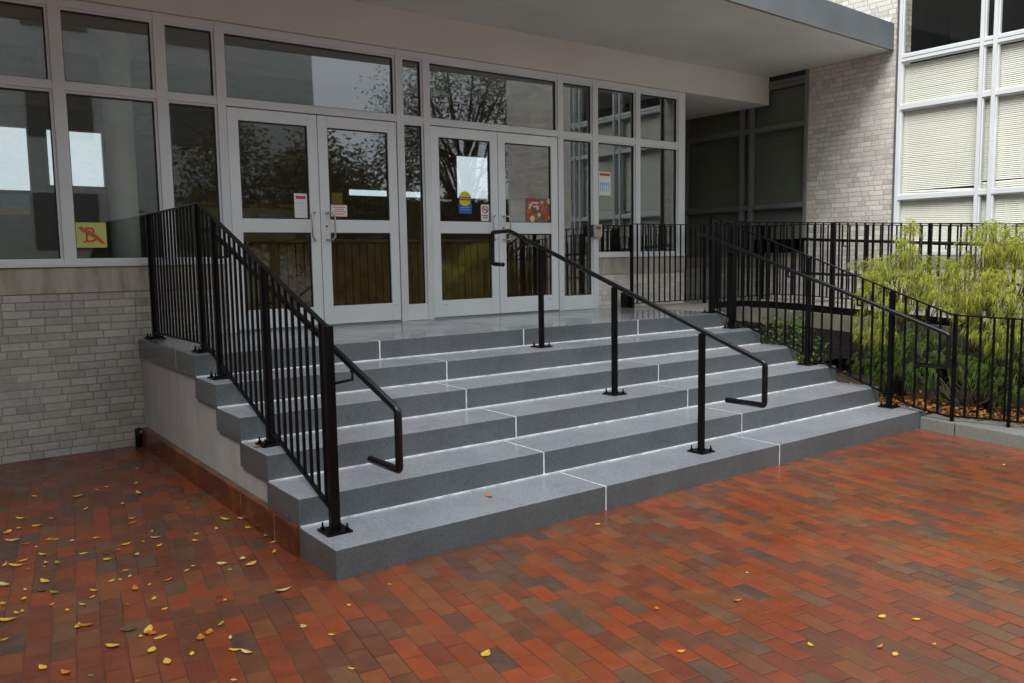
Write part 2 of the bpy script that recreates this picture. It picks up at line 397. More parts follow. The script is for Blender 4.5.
# riser shade is put into the step colour by facing; cheek wall below blocks
cw = MB(); cw2 = MB()
for k in range(1, 6):
    y1 = (k+1)*ST if k < 5 else D+.03
    cw.box(.02, .30, k*ST, y1-.0, 0, k*SR-.0005)
    cw2.box(SW-.30, SW-.02, k*ST, y1, 0, k*SR-.0005)
cw.build('side_wall', 'stucco', stair); cw2.build('side_wall', 'stucco', stair)
core = MB()
for k in range(1, 6):
    core.box(.31, SW-.31, k*ST+.01, ((k+1)*ST if k < 5 else D), 0, k*SR-.001)
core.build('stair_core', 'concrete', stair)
pys = [.485, .80, 1.40, 2.35, 3.25, D-.03]
for a, c in zip(pys[:-1], pys[1:]):
    MB().box(-.035, .018, a+.004, c-.004, -.02, .178).build('plinth_slab', 'plinth', stair, bevel=.006)
MB().box(-.031, .018, .50, D-.035, -.02, .170).build('plinth_joint', 'mortar', stair)

# ------------------------------------------------------------------ railings
def plate(post, x, y, z, s=.15, parent=None):
    b = MB(); b.box(x-s/2, x+s/2, y-s/2, y+s/2, z, z+.012)
    for sx in (-1, 1):
        for sy in (-1, 1):
            b.cyl((x+sx*s*.34, y+sy*s*.34), .013, z+.012, z+.026, 6); b.cyl((x+sx*s*.34, y+sy*s*.34), .006, z+.02, z+.05, 8)
    return b.build('base_plate', 'black', post)
def post(root, x, y, z0, z1, w=.042, pl=True):
    p = MB().box(x-w/2, x+w/2, y-w/2, y+w/2, z0, z1).build('post', 'black', root, bevel=.003)
    if pl: plate(p, x, y, z0)
    return p
def interp(path, s):
    for a, b in zip(path[:-1], path[1:]):
        l = (Vector(b[:2])-Vector(a[:2])).length
        if s <= l+1e-9 or b is path[-1]:
            t = min(1, s/l); return [a[i]+(b[i]-a[i])*t for i in range(3)]
        s -= l
def panel(root, top, bot, spacing=.108, w=.016, rail=(.032, .012), brail=(.026, .012), skip=None):
    """top/bottom rails along paths with the same plan, pickets between; heights from two paths"""
    MB().tube(top, 0, prof=rail).build('top_rail', 'black', root, bevel=.002)
    MB().tube(bot, 0, prof=brail).build('bottom_rail', 'black', root)
    length = sum((Vector(b[:2])-Vector(a[:2])).length for a, b in zip(top[:-1], top[1:]))
    n = max(1, round(length/spacing)); 
    for i in range(1, n):
        s = length*i/n; a = interp(top, s); c = interp(bot, s)
        if skip and skip(a): continue
        MB().box(a[0]-w/2, a[0]+w/2, a[1]-w/2, a[1]+w/2, c[2], a[2]).build('baluster', 'black', root)
def bracket(root, x, y, z, x2):
    b = MB(); b.tube([(x, y, z-.02), (x, y, z-.075), (x2, y, z-.085)], .008, 8); b.cyl((x, y), .014, z-.03, z-.016, 8)
    return b.build('bracket', 'black', root, smooth=True)
def handrail(root, pts, r=.0205):
    """round tube with slightly rounded corners"""
    P = [Vector(p) for p in pts]; out = [P[0]]
    for a, p, c in zip(P[:-2], P[1:-1], P[2:]):
        d1 = (a-p).normalized(); d2 = (c-p).normalized(); q = .022
        if d1.dot(d2) < -.97: out.append(p); continue
        for t in (0, .33, .67, 1):
            out.append((p+d1*q)*(1-t)**2+p*2*t*(1-t)+(p+d2*q)*t*t)
    out.append(P[-1])
    return MB().tube(out, r, 12).build('handrail', 'blacktube', root, smooth=True)

sl = .362
# left guard railing
lr = thing('stair_railing', 'black metal guard railing with pickets on the left edge of the staircase', 'railing', (.13, 2.2, LZ))
tp = [(.13, 4.15, 2.115), (.13, 2.55, 2.125), (.13, .29, 1.315)]
bt = [(.13, 4.15, 1.045), (.13, 2.55, 1.055), (.13, .29, .275)]
panel(lr, tp, bt, .098)
post(lr, .13, 4.10, LZ, 2.11); post(lr, .13, 2.60, LZ, 2.12)
post(lr, .13, 2.22, 5*SR, 2.0); post(lr, .13, 1.25, 3*SR, 1.65); post(lr, .13, .29, SR, 1.325, .05)
hr = handrail(lr, [(.235, 2.98, 1.63), (.235, 3.0, 1.93), (.235, 2.66, 1.935), (.235, -.29, .925), (.235, -.29, .615), (.235, .03, .612)])
for y in (.22, 1.35, 2.25): bracket(lr, .235, y, .925+(y+.29)*.342, .13)
# centre handrail
cr = thing('centre_handrail', 'black tubular handrail on three posts down the middle of the steps', 'handrail', (3.15, 1.2, 3*SR))
handrail(cr, [(3.15, 2.80, 1.61), (3.15, 2.98, 1.615), (3.15, 2.98, 1.935), (3.15, 2.69, 1.94), (3.15, -.335, .91), (3.15, -.335, .605), (3.15, .0, .602)])
for y, k in ((2.2, 5), (1.2, 3), (.24, 1)):
    p = post(cr, 3.15, y, k*SR, .91+(y+.3)*.3445-.012, .04)
# right guard railing
rr_ = thing('stair_railing', 'black metal guard railing with pickets on the right edge of the staircase beside the shrubs', 'railing', (5.97, 2.2, LZ))
tp = [(5.97, 2.5, 2.11), (5.97, -.28, 1.095)]; bt = [(5.97, 2.5, 1.03), (5.97, .05, .20), (5.97, -.28, .155)]
panel(rr_, [(5.97, 2.5, 2.11), (5.97, .05, 1.215), (5.97, -.28, 1.095)], bt, .110)
post(rr_, 5.97, 2.22, 5*SR, 2.0, .05); post(rr_, 5.97, 1.22, 3*SR, 1.63); post(rr_, 5.97, .30, SR, 1.30)
post(rr_, 5.97, 2.52, LZ, 2.12, .045)
handrail(rr_, [(5.95, 2.62, 1.90), (5.865, 2.62, 1.93), (5.865, -.30, .925), (5.865, -.30, .63), (5.865, 0.0, .625)])
for y in (.6, 1.4, 2.2): bracket(rr_, 5.865, y, .925+(y+.30)*.342, 5.97)
# low fence on the kerb
kf = thing('kerb_fence', 'low black picket fence standing on the granite kerb at the right edge', 'fence', (6.0, -.5, .12))
kt = [(5.97, -.30, 1.095), (6.04, -.75, 1.08), (6.12, -1.6, 1.07), (6.1, -3.4, 1.05)]
kbm = [(5.97, -.30, .165), (6.04, -.75, .18), (6.12, -1.6, .18), (6.1, -3.4, .18)]
panel(kf, kt, kbm, .108)
post(kf, 5.97, -.305, .11, 1.11, .03, False); post(kf, 6.04, -.76, .11, 1.09, .026, False); post(kf, 6.12, -1.65, .11, 1.07, .03, False); post(kf, 6.1, -3.38, .11, 1.05, .03, False)

# ------------------------------------------------------------------ ramp walkway
def rz(y): return LZ-.003-.047*max(0, 3.3-y)
edge = [(6.105, 2.42), (6.35, 2.75), (6.65, 2.97), (7.0, 3.06), (7.25, 2.98), (7.4, 2.75), (7.46, 2.4), (7.45, 1.9), (7.44, 1.0), (7.44, -1), (7.44, -3), (7.44, -8)]
rp = MB()
top = [(x, y, rz(y)) for x, y in edge]+[(9.19, y, rz(y)) for y in (-8, -3, -1, 1.0, 1.9, 2.4, 2.75, 3.3)]+[(9.19, 6.2, LZ-.003), (6.105, 6.2, LZ-.003)]
# top as strips between edge and wing wall
for (xa, ya), (xb, yb) in zip(edge[4:-1], edge[5:]):
    for z in (0,): rp.prism([(xa, ya, rz(ya)-.19), (9.19, ya, rz(ya)-.19), (9.19, yb, rz(yb)-.19), (xb, yb, rz(yb)-.19)], (0, 0, .19))
pts = [(x, y, LZ-.193) for x, y in edge[:5]]+[(9.19, 2.98, LZ-.193), (9.19, 6.3, LZ-.193), (7.36, 6.3, LZ-.193), (7.36, 4.2, LZ-.193), (6.105, 4.2, LZ-.193)]
rp.prism(pts, (0, 0, .19))
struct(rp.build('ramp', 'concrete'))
# far/near ramp fences
def follow(path, dz): return [(x, y, rz(y)+dz) for x, y in path]
nf = thing('ramp_fence', 'tall black picket fence curving along the near edge of the ramp behind the shrubs', 'fence', (7.4, 1, .9))
np_ = [(6.0, 2.56), (6.33, 2.82), (6.65, 3.0), (7.0, 3.08), (7.27, 3.0), (7.44, 2.76), (7.5, 2.4), (7.49, 1.9), (7.48, 1), (7.48, -1), (7.48, -2.6)]
panel(nf, follow(np_, 1.115), follow(np_, .085), .11)
MB().tube(follow([(x, y) for x, y in np_], .045), 0, prof=(.012, .09)).build('toe_plate', 'black', nf)
for x, y in ((6.65, 3.0), (7.49, 1.9), (7.48, .72), (7.48, -.5), (7.48, -1.6), (7.48, -2.58)): post(nf, x, y, rz(y), rz(y)+1.11, .038, False)
ff = thing('ramp_fence', 'tall black picket fence with two grab rails along the grey brick wing', 'fence', (8.9, 1, .9))
fp = [(8.9, 3.9), (8.9, 3.3), (8.9, 1), (8.9, -2.6)]
panel(ff, follow(fp, 1.10), follow(fp, .075), .113)
for y in (3.88, 2.3, .7, -.9, -2.58): post(ff, 8.9, y, rz(y), rz(y)+1.10, .038, False)
h = [(8.82, 3.24, .40), (8.82, 3.24, .89), (8.82, 2.9, .885), (8.82, -2.5, .87)]
MB().tube([(x, y, rz(y)+d_) for x, y, d_ in [(8.82, 2.3, .42), (8.82, 3.24, .40), (8.82, 3.24, .89), (8.82, 2.9, .885), (8.82, -2.5, .87)]], .021, 10).build('handrail', 'black', ff, smooth=True)
MB().tube([(8.82, 2.3, rz(2.3)+.42), (8.82, -2.5, rz(-2.5)+.42)], .016, 10).build('lower_handrail', 'black', ff, smooth=True)
for y in (2.6, 1.2, -.2, -1.6): bracket(ff, 8.82, y, rz(y)+.885, 8.9)
rf = thing('recess_fence', 'straight black picket fence across the dark recess right of the doors', 'fence', (6.06, 3.93, LZ))
rpth = [(6.06, 3.93), (8.88, 3.93)]
panel(rf, [(x, y, LZ+1.10) for x, y in rpth], [(x, y, LZ+.055) for x, y in rpth], .104)
for x in (6.06, 7.5): post(rf, x, 3.93, LZ-.003, LZ+1.09, .036, False)
post(rf, 8.82, 3.93, LZ-.003, LZ+1.09, .036, False)
MB().box(6.0, 6.13, 3.95, 4.08, LZ-.002, LZ+.20).build('footing_bracket', 'black', rf)

# ------------------------------------------------------------------ entrance building
eb = thing('entrance_building', 'grey brick entrance building with aluminium framed glass front under a deep flat canopy', 'building', (0, D, 0))
FY = D; PY = D+.045    # frame front and pane plane
w = MB()
w.box(-6.62, 0.05, D+.02, D+.30, -.05, 1.43); w.box(.051, .868, D+.02, D+.30, LZ-.001, 1.43)
w.build('brick_wall', 'brick', eb)
w = MB(); w.box(5.70, 7.36, D+.02, D+.30, LZ-.19, 1.43); w.box(7.09, 7.36, D+.3, 5.9, LZ-.19, 1.43)
w.build('brick_wall', 'wingbrick', eb)
MB().box(-6.62, .868, D+.008, D+.29, 1.431, 1.655).build('stone_band', 'stone', eb, bevel=.004)
MB().box(5.70, 7.37, D+.008, D+.29, 1.431, 1.655).build('stone_band', 'stone', eb, bevel=.004)
MB().box(-6.62, 9.19, D+.02, D+.35, 4.72, 8.5).build('upper_brick_wall', 'brick', eb)
# canopy
cp = thing('entrance_canopy', 'deep flat painted canopy with blue grey metal fascia over the entrance', 'canopy', (1, 3.2, 4.345))
def edge_y(x): return 2.165-.054*(9.19-x)      # the canopy edge runs slightly askew to the wall
def slab(y_in, y_out, z0, z1):
    m_ = MB(); xa, xb = -6.62, 9.19
    back = [(xb, y_in, z0), (xa, y_in, z0)] if y_in > 3 else [(xb, edge_y(xb)+y_in, z0), (xa, edge_y(xa)+y_in, z0)]
    return m_.prism([(xa, edge_y(xa)+y_out, z0), (xb, edge_y(xb)+y_out, z0)]+back, (0, 0, z1-z0))
slab(D+.40, .04, 4.345, 4.66).build('soffit', 'soffit', cp)
slab(.038, .0, 4.366, 4.70).build('fascia', 'fascia', cp, bevel=.003)
slab(.05, -.004, 4.352, 4.3655).build('drip_edge', 'dimalu', cp)
slab(D, .0385, 4.661, 4.700).build('roof_sheet', 'fascia', cp)
MB().prism([(9.12, 2.20, 4.701), (9.19, 2.20, 4.701), (9.19, 2.20, 4.79), (9.16, 2.20, 4.75)], (0, .35, 0)).build('flashing', 'alu', cp)
MB().box(-6.62, 9.19, 4.135, 6.2, 3.935, 4.343).build('beam', 'beam', cp)
# mullion grid
mull = [(-3.7, -3.62), (-2.13, -2.05), (-.56, -.475), (.28, .368), (.825, .905), (2.745, 2.825), (3.085, 3.165), (5.02, 5.10), (5.60, 5.69), (6.375, 6.46), (7.21, 7.345)]
def rails(b, x0, x1, z0, z1, y=FY): b.box(x0, x1, y, y+.11, z0, z1)
fr = MB()
# verticals
for i, (a, c) in enumerate(mull):
    zb = LZ if 4 <= i <= 8 else 1.66
    fr.box(a, c, FY, FY+.12, zb, 3.93)
gaps = [(-5.2, -3.7)]+[(mull[i][1], mull[i+1][0]) for i in range(len(mull)-1)]
for i, (a, c) in enumerate(gaps):
    a += .0; door = i in (5, 7)
    fr.box(a, c, FY+.003, FY+.117, 3.86, 3.929)                 # head
    fr.box(a, c, FY+.003, FY+.117, 3.165, 3.235)                # transom
    if i in (0, 1, 2, 3, 4, 9, 10): fr.box(a, c, FY+.003, FY+.117, 1.66, 1.72)
fr.box(-6.62, .90, FY-.015, FY+.0, 1.658, 1.69); fr.box(5.69, 7.35, FY-.015, FY-.0, 1.658, 1.69)
fr.box(-6.62, -5.2, FY, FY+.12, 1.66, 3.93)
fr.build('window_frame', 'alu', eb, bevel=.003)
MB().box(-6.62, 7.35, FY-.004, FY+.05, 3.929, 3.936).build('sealant_line', 'stone', eb)
def window(a, c, z0, z1, root=eb, y=FY, mat='glass'):
    """rebated inner frame and its pane"""
    b = MB(); t = .018; dpt = .035
    b.box(a, a+t, y+.018, y+.018+dpt, z0, z1); b.box(c-t*1.3, c, y+.018, y+.018+dpt, z0, z1)
    b.box(a+t, c-t*1.3, y+.018, y+.018+dpt, z1-t*1.2, z1); b.box(a+t, c-t*1.3, y+.018, y+.018+dpt, z0, z0+t*.6)
    f = b.build('window', 'alu', root)
    g_ = MB(); x0_, x1_, za, zb = a+t, c-t*1.3, z0+t*.6, z1-t*1.2
    g_.box(x0_, x0_+.007, y+.03, y+.046, za, zb); g_.box(x1_-.009, x1_, y+.026, y+.046, za, zb); g_.box(x0_+.007, x1_-.009, y+.026, y+.046, zb-.012, zb); g_.box(x0_+.007, x1_-.009, y+.03, y+.046, za, za+.006)
    g_.build('gasket', 'gasket', f)
    MB().box(a+t-.004, c-t*1.3+.004, y+.0465, y+.052, z0+t*.6-.004, z1-t*1.2+.004).build('glass_pane', mat, f)
    return f
for i, (a, c) in enumerate(gaps):
    window(a, c, 3.235, 3.86)
    if i in (5, 7): continue
    if i in (6, 8):
        window(a, c, 1.165, 3.165)
        MB().box(a, c, FY+.006, FY+.09, LZ+.004, 1.165).build('kick_panel', 'door', eb, bevel=.002)
    else: window(a, c, 1.72, 3.165)
MB().box(.905, 5.60, FY+.02, FY+.14, LZ-.004, LZ+.012).build('door_threshold', 'steel', eb)
def door(a, c, hs, label):
    """one leaf between x=a and x=c; hs: +1 handle at right stile, -1 left"""
    z0, z1 = LZ+.018, 3.155; sw = .105; y0, y1 = FY+.012, FY+.062
    b = MB()
    b.box(a, a+sw, y0, y1, z0, z1); b.box(c-sw, c, y0, y1, z0, z1)
    b.box(a+sw, c-sw, y0+.001, y1-.001, z1-.115, z1); b.box(a+sw, c-sw, y0+.001, y1-.001, 1.965, 2.10); b.box(a+sw, c-sw, y0+.001, y1-.001, z0, 1.20)
    d = b.build('door', 'door', eb, bevel=.003); d['label'] = label
    gk = MB()
    for (za, zb) in ((1.20, 1.965), (2.10, z1-.115)):
        gk.box(a+sw, a+sw+.01, y0+.014, y1-.012, za, zb); gk.box(c-sw-.01, c-sw, y0+.014, y1-.012, za, zb)
        gk.box(a+sw+.01, c-sw-.01, y0+.014, y1-.012, za, za+.008); gk.box(a+sw+.01, c-sw-.01, y0+.014, y1-.012, zb-.012, zb)
        MB().box(a+sw+.007, c-sw-.007, y0+.026, y0+.032, za+.005, zb-.008).build('glass_pane', 'glass', d)
    gk.build('gasket', 'gasket', d)
    hx = c-.055 if hs > 0 else a+.055; ox = -.0 if hs > 0 else .0
    q = -.055 if hs > 0 else .075
    hp = [(hx, y0+.002, 2.17), (hx, y0-.055, 2.17)]
    P = [(hx, y0+.004, 2.165), (hx+q*.25, y0-.035, 2.17), (hx+q*.7, y0-.055, 2.165), (hx+q, y0-.06, 2.135), (hx+q, y0-.06, 2.03), (hx+q, y0-.06, 1.925), (hx+q*.7, y0-.055, 1.895), (hx+q*.25, y0-.035, 1.888), (hx, y0+.004, 1.892)]
    MB().tube(P, .0095, 10).build('handle', 'steel', d, smooth=True)
    if hs < 0:
        MB().box(a+.015, a+.095, y0-.002, y0+.001, 1.85, 2.19).build('lock_plate', 'alu', d); MB().cyl((a+.06, 2.03), .012, y0-.009, y0-.0025, 14, 'y').build('lock_cylinder', 'dark', d)
    return d
door(.912, 1.822, 1, 'leftmost door leaf'); door(1.830, 2.738, -1, 'second door leaf from the left')
door(3.172, 4.088, 1, 'third door leaf from the left'); door(4.096, 5.013, -1, 'fourth door leaf, next to the fruit poster')

for x_, z_ in ((2.675, 1.172), (3.33, 1.150), (4.86, 1.150)):
    tag(MB().box(x_-.02, x_+.02, FY+.0095, FY+.0115, z_-.006, z_+.006).build('tape_scrap', 'lblue'), {2.675: 'scrap of pale blue tape low on the second door', 3.33: 'scrap of pale blue tape low on the third door', 4.86: 'scrap of pale blue tape low on the fourth door'}[x_], 'tape')
# lobby interior
lb = MB(); lb.box(-8, 7.2, D+.15, 10.2, LZ-.20, LZ-.012); lb.build('lobby_floor', 'intfloor', eb)
MB().box(-8, 9.1, 6.21, 10.2, 3.94, 4.2).build('lobby_ceiling', 'plaster', eb)
bw = MB(); ops = [(-3.2, -.05, 2.75, 3.66), (.166, .944, 2.84, 3.66), (1.5, 1.54, 2.9, 2.91), (4.95, 7.0, 2.84, 2.96), (7.28, 8.15, 2.86, 3.70)]
xs = -8
for a, c, z0, z1 in ops:
    bw.box(xs, a, 10, 10.2, LZ-.2, 3.94); bw.box(a, c, 10, 10.2, LZ-.2, z0); bw.box(a, c, 10, 10.2, z1, 3.94); xs = c
bw.box(xs, 9.1, 10, 10.2, LZ-.2, 3.94)
bw.build('lobby_back_wall', 'plaster', eb)
for a, c, z0, z1 in ops:
    if c-a > .5:
        f = MB().box(a, a+.02, 10.02, 10.06, z0, z1).box(c-.02, c, 10.02, 10.06, z0, z1).build('lobby_window', 'alu', eb)
        MB().box(a+.02, c-.02, 10.035, 10.045, z0, z1).build('glass_pane', 'lobbyglass', f)
MB().box(-8.2, -8, D+.15, 10.2, LZ-.2, 3.94).box(9.1, 9.19, 6.21, 10.2, LZ-.2, 3.94).box(7.3, 9.1, 6.21, 6.4, LZ-.2, 3.935).build('lobby_side_wall', 'plaster', eb)
cl = MB(); cl.cyl((.165, 5.2), .135, LZ-.012, 3.935, 28); cl.build('lobby_column', 'column', eb, smooth=True)
# side wall of recess (return of glazed front)
rb = MB(); rb.box(7.225, 7.345, FY+.121, 6.2, 1.656, 3.934); rb.build('recess_side_wall', 'dark', eb)
ct = thing('reception_counter', 'low varnished wood counter inside the lobby behind the doors', 'counter', (3, 7.2, LZ-.012))
cf = MB().box(1.6, 6.2, 7.03, 7.5, LZ-.012, 1.92)
for k in range(38): cf.box(1.61+k*.12, 1.61+k*.12+.108, 6.99, 7.029, LZ-.012, 1.90)
cf.build('counter_front', 'wood', ct)
MB().box(1.55, 6.25, 6.93, 7.55, 1.921, 1.97).build('counter_top', 'wood', ct, bevel=.01)
sh = thing('display_shelf', 'tan display shelf with papers seen through the leftmost door', 'shelf', (2.3, 7.9, LZ-.012))
MB().box(1.4, 3.1, 8.0, 8.3, LZ-.012, 2.45).build('cabinet', 'cream', sh)
for k in range(3):
    MB().box(1.5+k*.52, 1.9+k*.52, 7.985, 7.998, 2.10, 2.36).build('paper_sheet', 'paper', sh)
MB().box(1.35, 3.15, 7.9, 8.32, 2.451, 2.50).build('shelf_top', 'wood', sh)
scn = thing('wall_screen', 'blue and yellow poster inside the lobby at the left edge', 'poster', (-.95, 6.2, LZ-.012))
MB().box(-1.2, -.55, 6.2, 6.23, 2.20, 2.42).build('poster_board', 'lblue', scn); MB().box(-1.19, -.56, 6.194, 6.199, 2.21, 2.28).build('yellow_strip', 'yel', scn)
MB().box(-.9, -.86, 6.21, 6.25, LZ-.012, 2.2).build('stand', 'dark', scn)

# ------------------------------------------------------------------ notices on the glass
GY = FY+.0435
def text(root, body, x, z, size, mat, y, name='lettering', bold=0, sx=1):
    cu = bpy.data.curves.new(name, 'FONT'); cu.body = body; cu.size = size; cu.align_x = 'CENTER'; cu.align_y = 'CENTER'; cu.extrude = .0006; cu.offset = bold
    o = bpy.data.objects.new('tmp', cu); COL.objects.link(o)
    dg = bpy.context.evaluated_depsgraph_get(); me = bpy.data.meshes.new_from_object(o.evaluated_get(dg)); bpy.data.objects.remove(o)
    me.transform(Matrix.Translation(Vector((x, y, z))-ORG[root.name]) @ Matrix.Rotation(R(90), 4, 'X') @ Matrix.Diagonal((sx, 1, 1, 1)))
    me.materials.clear(); me.materials.append(MT[mat]); ob = bpy.data.objects.new(name, me); COL.objects.link(ob); ob.parent = root; ORG[ob.name] = ORG[root.name]
    return ob
# B card
s = thing('letter_card', 'lime green card with red letter B crossed by a red feather in the left window', 'sign', (-.33, GY, 1.83))
MB().box(-.470, -.205, GY-.002, GY, 1.825, 2.045).build('card', 'ygreen', s)
text(s, 'B', -.335, 1.93, .19, 'red', GY-.0030, 'letter', -.001)
b = MB(); b.box(-.395, -.372, GY-.0036, GY-.0022, 1.868, 1.882); b.box(-.395, -.372, GY-.0036, GY-.0022, 1.978, 1.992); b.build('serif', 'red', s)
b = MB(); q = [(-.425, 2.000), (-.405, 2.012), (-.375, 1.990), (-.33, 1.975), (-.27, 1.925), (-.222, 1.865), (-.225, 1.850), (-.262, 1.868), (-.30, 1.905), (-.36, 1.945), (-.40, 1.968), (-.418, 1.985)]
b.prism([(x, GY-.0042, z) for x, z in q], (0, -.0008, 0)); b.build('feather', 'ored', s)
# door notices are glued on the pane of the doors
DY = FY+.012+.0255
s = thing('notice', 'tall white notice with red heading on the leftmost door', 'notice', (1.61, DY, 2.12), 'notices stuck on the entrance glass')
MB().box(1.560, 1.698, DY-.002, DY, 2.115, 2.36).build('sheet', 'paper', s)
MB().box(1.578, 1.680, DY-.0026, DY-.0021, 2.305, 2.335).build('heading', 'red', s)
b = MB()
for k in range(4): b.box(1.580+.0, 1.675-(k % 2)*.02, DY-.0026, DY-.0021, 2.262-k*.035, 2.266-k*.035)
b.build('text_line', 'lblue', s)
s = thing('notice', 'small white notice with red border under an amber card on the second door', 'notice', (2.05, DY, 2.13), 'notices stuck on the entrance glass')
MB().box(1.958, 2.140, DY-.002, DY, 2.130, 2.262).build('sheet', 'paper', s)
b = MB(); b.box(1.958, 2.140, DY-.0028, DY-.0021, 2.252, 2.262); b.box(1.958, 2.140, DY-.0028, DY-.0021, 2.130, 2.137)
for k, (q0, q1) in enumerate(((.02, .16), (.035, .145), (.015, .165), (.03, .15))): b.box(1.958+q0, 1.958+q1, DY-.0028, DY-.0021, 2.228-k*.024, 2.236-k*.024)
b.build('red_border', 'red', s)
s = tag(MB().box(1.975, 2.10, DY+.012, DY+.016, 2.262, 2.385).build('card', 'brown'), 'amber card behind the glass above the red bordered notice', 'card'); s.data.materials[0] = simple('amber_card', (.30, .22, .02), .7)
s = thing('round_sticker', 'yellow round sticker with black band over a blue label on the third door', 'sticker', (3.62, DY, 2.2))
MB().box(3.545, 3.725, DY-.002, DY, 2.195, 2.315).build('blue_label', 'blue', s)
b = MB().cyl((3.633, 2.365), .085, DY-.0032, DY-.0021, 28, 'y'); b.build('yellow_disc', 'yel', s)
MB().box(3.548, 3.718, DY-.0042, DY-.0033, 2.345, 2.385).build('black_band', 'ink', s)
b = MB(); b.box(3.565, 3.70, DY-.0048, DY-.0043, 2.362, 2.370); b.build('band_line', 'yel', s)
b = MB(); b.box(3.57, 3.70, DY-.0027, DY-.0021, 2.262, 2.268); b.box(3.58, 3.69, DY-.0027, DY-.0021, 2.235, 2.240); b.build('label_line', 'lblue', s)
s = thing('no_smoking_sign', 'small white no smoking sign beside the handle of the third door', 'sign', (3.92, DY, 2.2))
MB().box(3.855, 3.975, DY-.002, DY, 2.112, 2.305).build('sheet', 'paper', s)
b = MB(); n = 28
for j in range(n):
    a0, a1 = 2*math.pi*j/n, 2*math.pi*(j+1)/n; cx, cz = 3.915, 2.245
    b.prism([(cx+.045*math.cos(a0), DY-.0028, cz+.045*math.sin(a0)), (cx+.045*math.cos(a1), DY-.0028, cz+.045*math.sin(a1)), (cx+.034*math.cos(a1), DY-.0028, cz+.034*math.sin(a1)), (cx+.034*math.cos(a0), DY-.0028, cz+.034*math.sin(a0))], (0, .0007, 0))
b.prism([(3.915-.034, DY-.0032, 2.245+.026), (3.915-.026, DY-.0032, 2.245+.034), (3.915+.034, DY-.0032, 2.245-.026), (3.915+.026, DY-.0032, 2.245-.034)], (0, .0007, 0))
b.build('red_ring', 'red', s)
MB().box(3.888, 3.945, DY-.0026, DY-.0021, 2.238, 2.250).build('cigarette', 'ink', s)
b = MB(); b.box(3.875, 3.955, DY-.0026, DY-.0021, 2.168, 2.180); b.box(3.882, 3.948, DY-.0026, DY-.0021, 2.145, 2.156); b.build('text_line', 'ink', s)
s = thing('food_poster', 'colourful poster of fruit and red dishes on the fourth door', 'poster', (4.75, DY, 2.2))
MB().box(4.52, 4.968, DY-.002, DY, 2.112, 2.40).build('sheet', 'brown', s)
pr = random.Random(3)
cols = ['ored', 'ored', 'cream', 'leafy', 'red', 'cream', 'ored', 'green', 'brown']
blob = {}
for k in range(34):
    x = pr.uniform(4.56, 4.94); z = pr.uniform(2.14, 2.37); r_ = pr.uniform(.016, .042); c_ = pr.choice(cols)
    MB().cyl((x, z), r_, DY-.0022-.00012*(k+1), DY-.0021, 14, 'y').build('fruit_patch', c_, s)
for c_, b in blob.items(): b.build('fruit_patch', c_, s)
b = MB(); b.box(4.60, 4.72, DY-.0082, DY-.0071, 2.335, 2.350); b.box(4.63, 4.72, DY-.0082, DY-.0071, 2.292, 2.305); b.build('title_line', 'paper', s)
s = tag(MB().box(4.30, 4.515, DY+.010, DY+.016, 2.112, 2.36).build('grey_board', 'column'), 'plain grey board behind the glass left of the fruit poster', 'board'); s.data.materials[0] = simple('grey_card', (.22, .21, .19), .8)
s = thing('notice', 'white notice with pink heading and blue figures on the window right of the doors', 'notice', (5.84, GY, 2.5), 'notices stuck on the entrance glass')
MB().box(5.738, 5.945, GY-.002, GY, 2.47, 2.775).build('sheet', 'paper', s)
MB().box(5.75, 5.932, GY-.0027, GY-.0021, 2.725, 2.757).build('heading', 'red', s)
b = MB()
for k, (x, hh_) in enumerate(((5.757, .08), (5.79, .10), (5.822, .07), (5.86, .11), (5.90, .09))): b.box(x, x+.02, GY-.0027, GY-.0021, 2.52, 2.52+hh_)
b.box(5.75, 5.932, GY-.0031, GY-.0028, 2.60, 2.64); b.build('blue_figure', 'lblue', s)
s = thing('card_reader', 'small bronze card reader box on the mullion right of the doors', 'card reader', (5.645, FY, 2.0))
MB().box(5.56, 5.70, FY-.06, FY, 1.925, 2.085).build('housing', 'box_bronze', s, bevel=.006)
MB().box(5.545, 5.559, FY-.055, FY, 1.93, 2.08).build('side_cover', 'dark', s)
MB().box(5.59, 5.67, FY-.064, FY-.0605, 2.02, 2.06).build('reader_panel', 'brown', s)
MB().box(5.575, 5.685, FY-.063, FY-.0605, 1.94, 1.99).build('key_panel', 'stone', s)
s = thing('drain_stub', 'dark pipe stub at the foot of the wall beside the terracotta plinth', 'pipe', (-.04, D-.02, 0))
MB().tube([(-.06, 4.13, -.01), (-.06, 4.13, .17)], .028, 10).build('pipe', 'black', s, smooth=True)
MB().tube([(-.06, 4.13, .13), (.0, 4.09, .15)], .02, 8).build('elbow', 'fascia', s, smooth=True)

